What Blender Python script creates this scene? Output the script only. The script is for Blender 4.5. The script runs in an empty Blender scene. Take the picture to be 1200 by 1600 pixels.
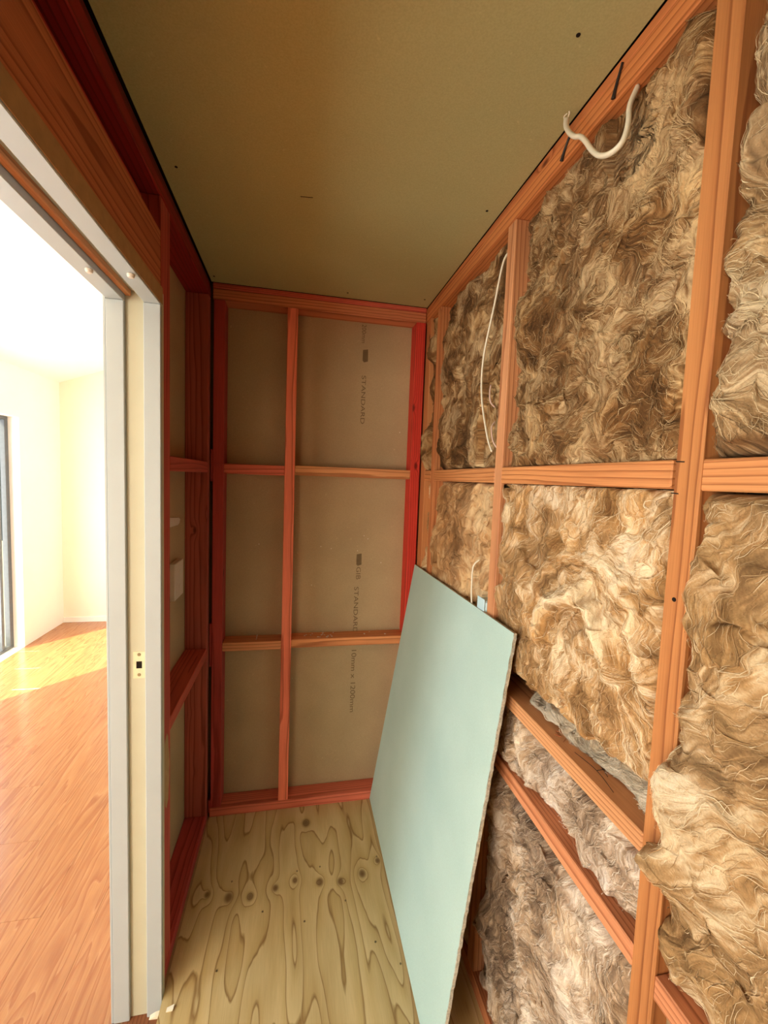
import bpy, bmesh, math, random
import numpy as np
from mathutils import Vector, Matrix, Euler
C = bpy.context.scene
COL = C.collection
random.seed(7)

# ------------------------------------------------------------------ camera
H = 2.40                       # closet ceiling
F_PX, YAW, PITCH, ROLL, CAM_Z = 668.39, 0.2025, -0.0761, 0.0376, 1.5963
cam = bpy.data.cameras.new('camera')
cam.sensor_fit = 'VERTICAL'; cam.sensor_height = 24.0
cam.lens = F_PX / 1600 * 24.0
cam.clip_start = 0.02
co = bpy.data.objects.new('camera', cam); COL.objects.link(co)
cy, sy, cp, sp, cr, sr = math.cos(YAW), math.sin(YAW), math.cos(PITCH), math.sin(PITCH), math.cos(ROLL), math.sin(ROLL)
rt = Vector((cy, -sy, 0)); f0 = Vector((sy, cy, 0)); up0 = Vector((0, 0, 1))
fw = cp*f0 + sp*up0; up = -sp*f0 + cp*up0
R_ = cr*rt + sr*up; U_ = -sr*rt + cr*up
m = Matrix((R_, U_, -fw)).transposed().to_4x4(); m.translation = (0, 0, CAM_Z)
co.matrix_world = m
C.camera = co

# ------------------------------------------------------------------ world, sun, window light, exposure
w = bpy.data.worlds.new('world'); C.world = w; w.use_nodes = True
bg = w.node_tree.nodes['Background']
sky = w.node_tree.nodes.new('ShaderNodeTexSky')
sky.sky_type = 'HOSEK_WILKIE'; sky.turbidity = 3.0; sky.ground_albedo = 0.4
sky.sun_direction = Vector((-0.4255, -0.4255, 0.7986))
w.node_tree.links.new(sky.outputs[0], bg.inputs['Color'])
bg.inputs['Strength'].default_value = .9

sun = bpy.data.lights.new('sun', 'SUN'); sun.energy = 14.0; sun.angle = 0.009; sun.color = (1, .88, .52)
so = bpy.data.objects.new('sun', sun); COL.objects.link(so)
so.rotation_euler = Vector((0.4255, 0.4255, -0.7986)).to_track_quat('-Z', 'Y').to_euler()

def window_light(name, y0, y1, z0, z1, x, power, col):
    l = bpy.data.lights.new(name, 'AREA'); l.shape = 'RECTANGLE'
    l.size = z1 - z0; l.size_y = y1 - y0; l.energy = power; l.color = col
    o = bpy.data.objects.new(name, l); COL.objects.link(o)
    o.location = (x, (y0+y1)/2, (z0+z1)/2); o.rotation_euler = (0, -math.pi/2, 0)
    return o
window_light('daylight_fill', 2.85, 4.2, 0.0, 2.0, -2.62, 88, (.94, .98, 1))
window_light('daylight_fill', 0.20, 1.22, 0.0, 2.05, -2.62, 47, (.66, .89, 1))  # area lamp in an unseen window, placed to light the right wall
window_light('daylight_fill', -2.65, -0.75, 0.0, 2.05, -2.62, 208, (1, .93, .77))  # area lamp added in another unseen window, tuned to light the back wall

C.view_settings.view_transform = 'Standard'
C.view_settings.look = 'None'
C.view_settings.exposure = 0.0
C.view_settings.gamma = 1.0
C.view_settings.use_curve_mapping = False
C.cycles.use_denoising = True
C.cycles.max_bounces = 12
C.cycles.diffuse_bounces = 8
C.cycles.sample_clamp_indirect = 6.0
C.cycles.caustics_reflective = False
C.cycles.caustics_refractive = False

# ------------------------------------------------------------------ constants
L, R, D = 0.3737, 0.5782, 1.9866
SD = 0.09                      # stud depth
ZF = -0.05                     # room floor, a step below the plywood
XW, YW = -2.405, 5.04          # room: outer wall, far wall

def srgb(r, g, b):
    f = lambda c: (c/12.92 if c <= .04045 else ((c+.055)/1.055)**2.4)
    return tuple(f(v/255) for v in (r, g, b))

# ------------------------------------------------------------------ node helpers
class NT:
    def __init__(s, name):
        s.m = bpy.data.materials.new(name); s.m.use_nodes = True
        s.t = s.m.node_tree; s.b = s.t.nodes['Principled BSDF']; s.out = s.t.nodes['Material Output']
    def n(s, typ, **kw):
        nd = s.t.nodes.new('ShaderNode'+typ)
        for k, v in kw.items(): setattr(nd, k, v)
        return nd
    def l(s, a, b): s.t.links.new(a, b)
    def val(s, sock, v):
        if hasattr(v, 'is_output') or hasattr(v, 'links'): s.l(v, sock)
        else: sock.default_value = v
    def math(s, op, a, b=None, c=None):
        nd = s.n('Math', operation=op); s.val(nd.inputs[0], a)
        if b is not None: s.val(nd.inputs[1], b)
        if c is not None: s.val(nd.inputs[2], c)
        return nd.outputs[0]
    def vm(s, op, a, b=None):
        nd = s.n('VectorMath', operation=op); s.val(nd.inputs[0], a)
        if b is not None: s.val(nd.inputs[1], b)
        return nd.outputs['Value'] if op in ('LENGTH', 'DISTANCE', 'DOT_PRODUCT') else nd.outputs[0]
    def noise(s, vec, scale, detail=3, rough=.55, dist=0):
        nd = s.n('TexNoise'); s.l(vec, nd.inputs['Vector'])
        nd.inputs['Scale'].default_value = scale; nd.inputs['Detail'].default_value = detail
        nd.inputs['Roughness'].default_value = rough; nd.inputs['Distortion'].default_value = dist
        return nd.outputs['Fac']
    def ramp(s, fac, stops):
        nd = s.n('ValToRGB'); s.l(fac, nd.inputs[0]); e = nd.color_ramp.elements
        while len(e) < len(stops): e.new(.5)
        for i, (p, c) in enumerate(stops):
            e[i].position = p; e[i].color = (*c, 1) if len(c) == 3 else c
        return nd.outputs[0]
    def mix(s, fac, a, b, mode='MIX'):
        nd = s.n('Mix', data_type='RGBA', blend_type=mode); s.val(nd.inputs[0], fac)
        for i, v in ((6, a), (7, b)):
            if isinstance(v, tuple): nd.inputs[i].default_value = (*v[:3], 1)
            else: s.l(v, nd.inputs[i])
        return nd.outputs[2]
    def bump(s, h, strength, dist=.002):
        nd = s.n('Bump'); nd.inputs['Strength'].default_value = strength; nd.inputs['Distance'].default_value = dist
        s.l(h, nd.inputs['Height']); s.l(nd.outputs[0], s.b.inputs['Normal'])
    def base(s, c, rough=.8, spec=.3):
        s.val(s.b.inputs['Base Color'], (*c, 1) if isinstance(c, tuple) else c)
        s.b.inputs['Roughness'].default_value = rough
        s.b.inputs['Specular IOR Level'].default_value = spec

def plain(name, c, rough=.6, spec=.4, metal=0, var=.06, scale=40):
    t = NT(name); tc = t.n('TexCoord').outputs['Object']
    nz = t.noise(tc, scale, 4)
    d = tuple(v*(1-var*2) for v in c); u = tuple(min(1, v*(1+var)) for v in c)
    t.base(t.ramp(nz, [(.3, d), (.7, u)]), rough, spec); t.b.inputs['Metallic'].default_value = metal
    t.bump(nz, .06); return t.m

def wood(name, axis, ring=.010, dark=.42):
    """pine framing: growth rings run along the member's long axis; the hue is each object's own colour"""
    t = NT(name); tc = t.n('TexCoord').outputs['Object']
    oi = t.n('ObjectInfo'); rnd = oi.outputs['Random']
    sep = t.n('SeparateXYZ'); t.l(tc, sep.inputs[0])
    ax = {'x': (1, 2, 0), 'y': (0, 2, 1), 'z': (0, 1, 2)}[axis]
    a, b, l = (sep.outputs[i] for i in ax)
    shift = t.math('MULTIPLY', rnd, 37.0)
    l2 = t.math('ADD', l, shift)
    cmb = t.n('CombineXYZ'); t.l(a, cmb.inputs[0]); t.l(b, cmb.inputs[1]); t.l(t.math('MULTIPLY', l2, .10), cmb.inputs[2])
    V = cmb.outputs[0]
    n1 = t.noise(V, 9, 2); n2 = t.noise(V, 60, 2)
    oa = t.math('MULTIPLY', t.math('SUBTRACT', t.math('FRACT', t.math('MULTIPLY', rnd, 7.31)), .5), .10)
    ob = t.math('MULTIPLY', t.math('SUBTRACT', t.math('FRACT', t.math('MULTIPLY', rnd, 13.7)), .5), .16)
    c2 = t.n('CombineXYZ'); t.l(t.math('ADD', a, oa), c2.inputs[0]); t.l(t.math('ADD', b, ob), c2.inputs[1])
    r = t.vm('LENGTH', c2.outputs[0])
    r = t.math('ADD', r, t.math('MULTIPLY', n1, .035)); r = t.math('ADD', r, t.math('MULTIPLY', n2, .003))
    # knots: sparse cells stretched along the grain
    ck = t.n('CombineXYZ'); t.l(a, ck.inputs[0]); t.l(b, ck.inputs[1]); t.l(t.math('MULTIPLY', l2, .45), ck.inputs[2])
    vo = t.n('TexVoronoi'); t.l(ck.outputs[0], vo.inputs['Vector']); vo.inputs['Scale'].default_value = 7.0
    kd = vo.outputs['Distance']
    kb = t.math('POWER', t.math('MAXIMUM', t.math('SUBTRACT', 1.0, t.math('MULTIPLY', kd, 5.0)), 0.0), 2.0)
    r = t.math('ADD', r, t.math('MULTIPLY', kb, .02))
    fr = t.math('FRACT', t.math('DIVIDE', r, ring))
    g = t.ramp(fr, [(0, (1.03, 1.03, 1.03)), (.55, (.95, .92, .9)), (.72, (.86, .79, .75)), (.87, (dark+.16, dark+.05, dark)), (.95, (dark+.2, dark+.1, dark+.05)), (1, (1.03, 1.03, 1.03))])
    c3 = t.n('CombineXYZ'); t.l(a, c3.inputs[0]); t.l(b, c3.inputs[1]); t.l(t.math('MULTIPLY', l2, .02), c3.inputs[2])
    fib = t.noise(c3.outputs[0], 420, 3)
    g = t.mix(.6, g, t.ramp(fib, [(.3, (.78, .74, .72)), (.7, (1.08, 1.08, 1.08))]), 'MULTIPLY')
    blot = t.noise(V, 16, 3)
    g = t.mix(.7, g, t.ramp(blot, [(.3, (.8, .72, .7)), (.7, (1.1, 1.1, 1.1))]), 'MULTIPLY')
    g = t.mix(t.ramp(kd, [(.035, (1, 1, 1)), (.075, (0, 0, 0))]), g, (.22, .13, .10))
    col = t.mix(1.0, g, oi.outputs['Color'], 'MULTIPLY')
    t.base(col, .62, .3); t.bump(t.math('ADD', fib, fr), .12, .001)
    return t.m
WOOD = {a: wood('pine_'+a, a) for a in 'xyz'}

def paper(name, c, var=.05, spots=True):
    """plasterboard liner: fine fibrous paper"""
    t = NT(name); tc = t.n('TexCoord').outputs['Object']
    n1 = t.noise(tc, 3.0, 2); n2 = t.noise(tc, 260, 3); n3 = t.noise(tc, 60, 2)
    lo = tuple(v*(1-var*2.2) for v in c); hi = tuple(v*(1+var) for v in c)
    col = t.ramp(n1, [(.3, lo), (.7, hi)])
    col = t.mix(.5, col, t.ramp(n2, [(.3, (.82, .8, .78)), (.65, (1.06, 1.06, 1.06))]), 'MULTIPLY')
    if spots:
        col = t.mix(t.ramp(n3, [(.70, (0, 0, 0)), (.78, (.6, .6, .6))]), col, tuple(min(1, v*1.25) for v in c))
    t.base(col, .9, .15); t.bump(n2, .15, .001); return t.m

M = {}
M['liner'] = paper('plasterboard_liner', srgb(181, 158, 124))
M['ceiling_liner'] = paper('ceiling_liner', srgb(180, 175, 128), .02)
M['print'] = plain('print_ink', srgb(120, 100, 74), .9, .1)
M['white'] = plain('white_paint', srgb(176, 182, 184), .45, .4, var=.015, scale=8)
M['cream'] = plain('cream_paint', srgb(196, 193, 170), .5, .35, var=.02, scale=8)
M['rawboard'] = plain('raw_board', srgb(176, 142, 104), .8, .2)
M['wallpaint'] = plain('wall_paint', srgb(240, 238, 230), .7, .2, var=.01, scale=3)
M['ceilpaint'] = plain('ceiling_paint', srgb(244, 243, 240), .8, .2, var=.01, scale=3)
M['farpaint'] = plain('far_wall_paint', srgb(238, 232, 212), .7, .2, var=.01, scale=3)
M['dark_metal'] = plain('dark_window_metal', srgb(88, 92, 98), .4, .5)
M['steel'] = plain('dark_steel', srgb(45, 38, 36), .45, .5, metal=.3)
M['plate_metal'] = plain('plated_metal', srgb(225, 215, 180), .4, .5, metal=.15)
M['screw'] = plain('screw_metal', srgb(140, 125, 95), .4, .5, metal=.6)
M['dark'] = plain('dark_hole', srgb(38, 30, 26), .9, .1)
M['track'] = plain('grey_track', srgb(150, 148, 145), .45, .5, metal=.2)
M['pvc'] = plain('white_pvc', srgb(232, 222, 200), .45, .4, var=.02)
M['pink_pvc'] = plain('pinkish_pvc', srgb(214, 180, 165), .5, .4, var=.02)
M['plastic'] = plain('white_plastic', srgb(216, 204, 190), .45, .4, var=.02)
M['blue_plastic'] = plain('pale_blue_plastic', srgb(190, 218, 226), .4, .4, var=.02)
M['wrap'] = plain('dark_wall_wrap', srgb(48, 42, 38), .9, .1)
M['gypsum'] = plain('gypsum_core', srgb(196, 188, 172), .95, .1, var=.2, scale=160)
M['crumb'] = plain('plaster_crumb', srgb(225, 215, 200), .9, .1)
M['ground'] = plain('pale_paving', srgb(200, 195, 185), .9, .1)
M['copper'] = plain('copper', srgb(190, 110, 70), .4, .5, metal=.8)

def board_mat():
    t = NT('moisture_board_paper'); tc = t.n('TexCoord').outputs['Object']
    n1 = t.noise(tc, 2.2, 3); n2 = t.noise(tc, 300, 3); n3 = t.noise(tc, 45, 3)
    col = t.ramp(n1, [(.3, srgb(170, 195, 189)), (.7, srgb(184, 207, 200))])
    col = t.mix(.45, col, t.ramp(n2, [(.3, (.86, .87, .86)), (.65, (1.04, 1.04, 1.04))]), 'MULTIPLY')
    col = t.mix(t.ramp(n3, [(.72, (0, 0, 0)), (.80, (.35, .35, .35))]), col, srgb(150, 170, 160))
    t.base(col, .85, .2); t.bump(n2, .12, .001); return t.m
M['board'] = board_mat()

def ply_mat():
    """rotary peeled plywood: cathedral loops from the contour lines of a stretched height field, knots in a row"""
    t = NT('plywood'); tc = t.n('TexCoord').outputs['Object']
    sep = t.n('SeparateXYZ'); t.l(tc, sep.inputs[0])
    cmb = t.n('CombineXYZ'); t.l(sep.outputs[0], cmb.inputs[0]); t.l(t.math('MULTIPLY', sep.outputs[1], .16), cmb.inputs[1])
    V = cmb.outputs[0]
    fld = t.math('ADD', t.noise(V, 6.5, 2, .45), t.math('MULTIPLY', t.noise(V, 40, 2), .02))
    knots = [(-.22, 1.575, .018), (-.14, 1.566, .015), (-.049, 1.586, .013), (.026, 1.606, .012), (.123, 1.583, .016), (.203, 1.572, .015),
             (.293, 1.592, .016), (.074, 1.885, .02), (-.30, 1.60, .012), (.365, 1.64, .012)]
    mask = None
    for kx, ky, s in knots:
        p = t.n('CombineXYZ'); t.l(t.math('MULTIPLY', t.math('SUBTRACT', sep.outputs[0], kx), 1.0/s), p.inputs[0])
        t.l(t.math('MULTIPLY', t.math('SUBTRACT', sep.outputs[1], ky), .75/s), p.inputs[1])
        d = t.vm('LENGTH', p.outputs[0])
        e = t.math('EXPONENT', t.math('MULTIPLY', t.math('POWER', d, 1.3), -.55))
        fld = t.math('ADD', fld, t.math('MULTIPLY', e, .16))
        k = t.math('EXPONENT', t.math('MULTIPLY', t.math('POWER', d, 4), -1.6))
        mask = k if mask is None else t.math('MAXIMUM', mask, k)
    fr = t.math('FRACT', t.math('MULTIPLY', fld, 11.0))
    g = t.ramp(fr, [(0, srgb(212, 192, 146)), (.5, srgb(206, 184, 136)), (.86, srgb(196, 172, 122)), (.95, srgb(150, 120, 76)), (1, srgb(206, 186, 140))])
    bl = t.noise(V, 9, 3)
    g = t.mix(.8, g, t.ramp(bl, [(.3, (.78, .72, .62)), (.55, (1, .98, .94)), (.75, (1.12, 1.1, 1.06))]), 'MULTIPLY')
    c3 = t.n('CombineXYZ'); t.l(sep.outputs[0], c3.inputs[0]); t.l(t.math('MULTIPLY', sep.outputs[1], .04), c3.inputs[1])
    g = t.mix(.5, g, t.ramp(t.noise(c3.outputs[0], 330, 3), [(.3, (.84, .82, .78)), (.7, (1.06, 1.06, 1.06))]), 'MULTIPLY')
    g = t.mix(t.math('MULTIPLY', mask, .8), g, srgb(98, 66, 36))
    t.base(g, .55, .35); t.bump(fr, .06, .001); return t.m
M['ply'] = ply_mat()

def laminate_mat():
    t = NT('laminate_plank'); tc = t.n('TexCoord').outputs['Object']
    oi = t.n('ObjectInfo'); sep = t.n('SeparateXYZ'); t.l(tc, sep.inputs[0])
    sh = t.math('MULTIPLY', oi.outputs['Random'], 31.0)
    cmb = t.n('CombineXYZ'); t.l(t.math('ADD', sep.outputs[0], sh), cmb.inputs[0])
    t.l(t.math('MULTIPLY', t.math('ADD', sep.outputs[1], sh), .07), cmb.inputs[1])
    V = cmb.outputs[0]
    fld = t.noise(V, 9, 3, .5, .6)
    fr = t.math('FRACT', t.math('MULTIPLY', fld, 14))
    g = t.ramp(fr, [(0, srgb(178, 124, 80)), (.6, srgb(170, 114, 73)), (.9, srgb(156, 98, 60)), (1, srgb(184, 132, 90))])
    g = t.mix(.7, g, t.ramp(t.noise(V, 150, 4), [(.3, (.82, .76, .72)), (.7, (1.08, 1.08, 1.08))]), 'MULTIPLY')
    g = t.mix(.25, g, t.ramp(oi.outputs['Random'], [(0, (.8, .78, .76)), (1, (1.1, 1.1, 1.1))]), 'MULTIPLY')
    t.base(g, .2, .5); return t.m
M['laminate'] = laminate_mat()

def glass_mat():
    t = NT('window_glass'); tr = t.n('BsdfTransparent'); gl = t.n('BsdfGlossy'); mx = t.n('MixShader')
    gl.inputs['Roughness'].default_value = .02; mx.inputs[0].default_value = .06
    t.l(tr.outputs[0], mx.inputs[1]); t.l(gl.outputs[0], mx.inputs[2]); t.l(mx.outputs[0], t.out.inputs[0]); return t.m
M['glass'] = glass_mat()

def wool_mat():
    t = NT('glass_wool'); tc = t.n('TexCoord').outputs['Object']
    at = t.n('Attribute', attribute_name='tone'); nz = t.noise(tc, 420, 3, .65)
    col = t.mix(.6, at.outputs['Color'], t.ramp(nz, [(.3, (.72, .68, .62)), (.68, (1.12, 1.12, 1.12))]), 'MULTIPLY')
    t.base(col, .95, .1); t.bump(nz, .35, .002); return t.m
M['wool'] = wool_mat()

# ------------------------------------------------------------------ object helpers
def link(name, me, mat=None, parent=None, loc=(0, 0, 0), rot=None):
    o = bpy.data.objects.new(name, me); COL.objects.link(o)
    if mat is not None and me is not None:
        me.materials.append(mat)
    if parent is not None: o.parent = parent
    o.location = loc
    if rot is not None: o.rotation_euler = rot
    return o

def box_mesh(name, dx, dy, dz, bev=.0):
    bm = bmesh.new(); bmesh.ops.create_cube(bm, size=1.0)
    for v in bm.verts: v.co = (v.co.x*dx, v.co.y*dy, v.co.z*dz)
    if bev: bmesh.ops.bevel(bm, geom=bm.edges[:], offset=bev, segments=1, affect='EDGES', profile=.7)
    me = bpy.data.meshes.new(name); bm.to_mesh(me); bm.free(); return me

def box(name, x0, x1, y0, y1, z0, z1, mat, parent=None, bev=.0, rot=None):
    me = box_mesh(name, x1-x0, y1-y0, z1-z0, bev)
    return link(name, me, mat, parent, ((x0+x1)/2, (y0+y1)/2, (z0+z1)/2), rot)

def boxes(name, lst, mat, parent=None):
    bm = bmesh.new()
    for x0, x1, y0, y1, z0, z1 in lst:
        r = bmesh.ops.create_cube(bm, size=1.0)
        for v in r['verts']: v.co = ((x0+x1)/2+v.co.x*(x1-x0), (y0+y1)/2+v.co.y*(y1-y0), (z0+z1)/2+v.co.z*(z1-z0))
    me = bpy.data.meshes.new(name); bm.to_mesh(me); bm.free()
    return link(name, me, mat, parent)

def timber(name, axis, x0, x1, y0, y1, z0, z1, tint, parent):
    o = box(name, x0, x1, y0, y1, z0, z1, WOOD[axis], parent, .0022)
    o.color = (*tint, 1); return o

def structure(o):
    o['kind'] = 'structure'; return o
def tag(o, label, cat, group=None):
    o['label'] = label; o['category'] = cat
    if group: o['group'] = group
    return o

def tube_mesh(name, pts, rad, seg=8, flat=1.0, close=True):
    """tube along a smooth curve; flat < 1 squashes it to a ribbon cable"""
    P = [Vector(p) for p in pts]; out = []
    n = len(P)
    for i in range(n-1):
        p0, p1, p2, p3 = P[max(i-1, 0)], P[i], P[i+1], P[min(i+2, n-1)]
        for k in range(6):
            t = k/6
            out.append(.5*((2*p1)+(p2-p0)*t+(2*p0-5*p1+4*p2-p3)*t*t+(3*p1-p0-3*p2+p3)*t**3))
    out.append(P[-1])
    bm = bmesh.new(); rings = []; nrm = None
    for i, p in enumerate(out):
        d = (out[min(i+1, len(out)-1)]-out[max(i-1, 0)]).normalized()
        if nrm is None: nrm = d.orthogonal().normalized()
        nrm = (nrm-d*nrm.dot(d)).normalized(); b = d.cross(nrm)
        rr = rad(i/(len(out)-1)) if callable(rad) else rad
        rings.append([bm.verts.new(p+nrm*math.cos(a)*rr+b*math.sin(a)*rr*flat) for a in [2*math.pi*k/seg for k in range(seg)]])
    for a, b in zip(rings, rings[1:]):
        for k in range(seg): bm.faces.new((a[k], a[(k+1) % seg], b[(k+1) % seg], b[k]))
    bm.faces.new(rings[0][::-1]); bm.faces.new(rings[-1])
    for f in bm.faces: f.smooth = True
    me = bpy.data.meshes.new(name); bm.to_mesh(me); bm.free(); return me

def cyl_mesh(name, r, h, seg=16, top=.0):
    bm = bmesh.new()
    bmesh.ops.create_cone(bm, cap_ends=True, segments=seg, radius1=r, radius2=r*(1-top), depth=h)
    me = bpy.data.meshes.new(name); bm.to_mesh(me); bm.free(); return me

# timber tints
ORANGE = srgb(226, 150, 92); ORANGE2 = srgb(222, 138, 88); RED = srgb(188, 74, 68); RED2 = srgb(214, 66, 52)

# ================================================================== CLOSET SHELL
floor = structure(box('floor', -.366, R+SD, -1.25, D+SD, -.020, 0.0, M['ply']))
# ply texture wants world coordinates: bake the offset into the mesh
off = Vector(floor.location); floor.data.transform(Matrix.Translation(off)); floor.location = (0, 0, 0)
structure(box('floor_edge', -L-SD, -.3665, 1.3055, D+SD, -.20, -.0005, M['rawboard']))
sill = structure(timber('trim_1', 'y', -.478, -.367, -.42, 1.50, -.075, ZF, srgb(150, 96, 62), None))
subfloor = structure(box('floor_base', -.366, R+SD+.05, -1.3, D+SD+.05, -.20, -.0205, M['rawboard']))
nail_me = cyl_mesh('nail', .0035, .0012, 10); nail_me.materials.append(M['screw'])
for x, y in [(-.217, 1.64), (.034, 1.645), (.126, 1.65), (.365, 1.66), (.214, 1.492), (.06, 1.44), (-.22, 1.33), (.30, 1.33), (.37, 1.25), (-.09, 1.50)]:
    link('nail', nail_me, None, floor, (x, y, .0006))
ceiling = structure(box('ceiling', -L+.003, R-.002, -1.25, D-.002, H, H+.013, M['ceiling_liner']))
roof = structure(box('ceiling_void', -.48, R+SD+.05, -1.3, D+SD+.05, H+.03, H+.12, M['dark']))
bug_me = cyl_mesh('dent', .004, .001, 9); bug_me.materials.append(M['dark'])
for x, y in [(.476, .747), (-.33, 1.29), (.535, 1.25), (.2, 1.93), (.54, 1.90), (-.35, 1.93)]:
    link('screw_hole', bug_me, None, ceiling, (x-(-L+.006+R-.002)/2, y-(D-.002-1.25)/2, -.0068))
scr = box('scratch', -.018, .018, -.0012, .0012, -.0009, .0, M['dark'], ceiling, rot=(0, 0, -.12))
scr.location = (.011-(-L+.006+R-.002)/2, 1.325-(D-.002-1.25)/2, -.0066)

# ---- back wall: sheet, frame, print
wb = structure(box('wall_back', -L-SD, R+SD, D+SD, D+SD+.010, -.02, H+.03, M['liner']))
def P_(o): return o
def child_fix(ch, par): ch.location = Vector(ch.location)-Vector(par.location)
def T(par, name, axis, x0, x1, y0, y1, z0, z1, tint):
    o = timber(name, axis, x0, x1, y0, y1, z0, z1, tint, par); child_fix(o, par); return o
yb0, yb1 = D, D+SD-.001
T(wb, 'stud', 'z', -.362, -.317, yb0, yb1, .0455, 2.3315, RED)
T(wb, 'stud', 'z', -.0565, -.0115, yb0-.001, yb1, .0455, 2.3315, srgb(250, 140, 110))
T(wb, 'stud', 'z', .530, .5755, yb0, yb1, .0455, 2.3315, RED2)
T(wb, 'top_plate', 'x', -.366, .5755, yb0, yb1, 2.332, 2.376, srgb(214, 136, 96))
T(wb, 'top_plate', 'x', -.366, .5755, yb0-.001, yb1, 2.378, 2.3985, srgb(220, 108, 88))
T(wb, 'bottom_plate', 'x', -.366, .5755, yb0-.002, yb1, .001, .045, srgb(224, 124, 98))
T(wb, 'nogging', 'x', -.3165, -.057, yb0+.001, yb1, 1.596, 1.640, srgb(228, 118, 94))
T(wb, 'nogging', 'x', -.011, .5295, yb0+.001, yb1, 1.600, 1.644, srgb(224, 160, 108))
T(wb, 'nogging', 'x', -.3165, -.057, yb0+.001, yb1, .790, .830, srgb(216, 148, 102))
T(wb, 'nogging', 'x', -.011, .5295, yb0+.001, yb1, .794, .834, srgb(224, 152, 100))
for z0, z1 in [(1.56, 1.70), (.72, .92), (.02, .08)]:
    T(wb, 'packer', 'z', -.3735, -.3625, yb0+.003, yb1-.01, z0, z1, RED)
# writing on the sheet
def text(par, s, x, z_top, length, height, y, mat):
    cu = bpy.data.curves.new('lettering', 'FONT'); cu.body = s; cu.size = 1.0; cu.extrude = .0
    o = bpy.data.objects.new('tmp', cu); COL.objects.link(o)
    dg = bpy.context.evaluated_depsgraph_get()
    me = bpy.data.meshes.new_from_object(o.evaluated_get(dg)); bpy.data.objects.remove(o)
    cs = np.array([v.co[:] for v in me.vertices]); lo, hi = cs.min(0), cs.max(0)
    for v in me.vertices:
        a = (v.co.x-lo[0])/(hi[0]-lo[0])*length; b = (v.co.y-lo[1])/(hi[1]-lo[1])*height
        v.co = (x-height/2+b, y, z_top-a)
    me.materials.clear(); t = link('lettering', me, mat, par); child_fix(t, par); return t
yt = D+SD-.0006
def logo(par, x, z, y):
    bm = bmesh.new()
    pts = [(-.012, 0), (.012, .004), (.013, -.052), (-.006, -.058), (-.013, -.05), (-.013, -.012)]
    bm.faces.new([bm.verts.new((x+a, y, z+b)) for a, b in pts])
    me = bpy.data.meshes.new('print_mark'); bm.to_mesh(me); bm.free()
    o = link('print_mark', me, M['print'], par); child_fix(o, par)
logo(wb, .309, 1.222, yt); text(wb, 'GIB', .308, 1.158, .062, .022, yt, M['print'])
text(wb, 'STANDARD', .301, 1.058, .235, .022, yt, M['print'])
text(wb, '10mm x 1200mm', .299, .735, .325, .024, yt, M['print'])
text(wb, '1200mm', .297, 2.335, .095, .020, yt, M['print'])
logo(wb, .307, 2.208, yt)
text(wb, 'STANDARD', .303, 2.088, .228, .020, yt, M['print'])
# crumbs lying on the lower nogging
crumb_me = bpy.data.meshes.new('plaster_crumb'); bm = bmesh.new(); bmesh.ops.create_icosphere(bm, subdivisions=1, radius=.5)
for v in bm.verts: v.co *= random.uniform(.7, 1.2)
bm.to_mesh(crumb_me); bm.free(); crumb_me.materials.append(M['crumb'])
for i in range(26):
    x = random.choice([random.gauss(.13, .03), random.uniform(.0, .5), -.17]); s = random.uniform(.004, .011)
    c = link('plaster_crumb', crumb_me, None, wb, (x, D+random.uniform(.012, .075), .834+s*.22), (0, 0, random.random()*6))
    c.scale = (s*1.3, s, s*.55); child_fix(c, wb)
for x, z in [(.33, 1.315), (.42, 1.18), (.12, 1.26), (.17, 1.25), (-.17, 1.27), (.35, 1.30), (.30, 1.24), (.08, 1.07), (.49, 1.83)]:
    c = link('plaster_crumb', crumb_me, None, wb, (x, D+SD-.001, z)); c.scale = (.006, .002, .007); child_fix(c, wb)

# ---- left wall beyond the door
xl0, xl1 = -L-SD, -L
wl = structure(box('wall_left', xl0-.011, xl0-.001, 1.32, D+SD, ZF, H+.03, M['liner']))
T(wl, 'stud', 'z', xl0, xl1, 1.3055, 1.390, .0455, 2.3315, srgb(188, 84, 74))
T(wl, 'stud', 'z', xl0, xl1, 1.940, 1.984, .0455, 2.3315, srgb(178, 90, 74))
T(wl, 'nogging', 'y', xl0, xl1, 1.3905, 1.9395, 1.597, 1.643, srgb(190, 92, 80))
T(wl, 'nogging', 'y', xl0, xl1, 1.3905, 1.9395, .784, .826, srgb(190, 90, 74))
T(wl, 'bottom_plate', 'y', xl0, xl1, 1.3055, 1.984, .001, .045, RED)
T(wl, 'top_plate', 'y', xl0, xl1, -1.2, 1.984, 2.332, 2.376, srgb(150, 36, 34))
T(wl, 'batten', 'y', xl0+.02, xl1-.003, -1.2, 1.984, 2.378, 2.3965, srgb(110, 36, 32))
T(wl, 'lintel', 'y', xl0+.045, xl1, -.42, 1.3045, 2.088, 2.240, srgb(192, 118, 82))
T(wl, 'lintel_packer', 'y', xl0, xl0+.044, -.42, 1.3045, 2.088, 2.325, RED)
pm = box('paint_smear', xl1-.001, xl1+.0008, 1.312, 1.386, .56, .80, M['rawboard'], wl); child_fix(pm, wl)

# paint smear outline: irregular
me = pm.data; me.clear_geometry(); bm = bmesh.new()
lo = []; hi = []
for i in range(15):
    z = -.12+.24*i/14; e = math.sin(math.pi*i/14)**.4
    lo.append(bm.verts.new((.0009, -.028*e+random.uniform(-.003, .003), z))); hi.append(bm.verts.new((.0009, .027*e+random.uniform(-.003, .003), z)))
for i in range(14): bm.faces.new((lo[i], hi[i], hi[i+1], lo[i+1]))
bm.to_mesh(me); bm.free(); me.materials.clear(); me.materials.append(M['rawboard'])

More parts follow.
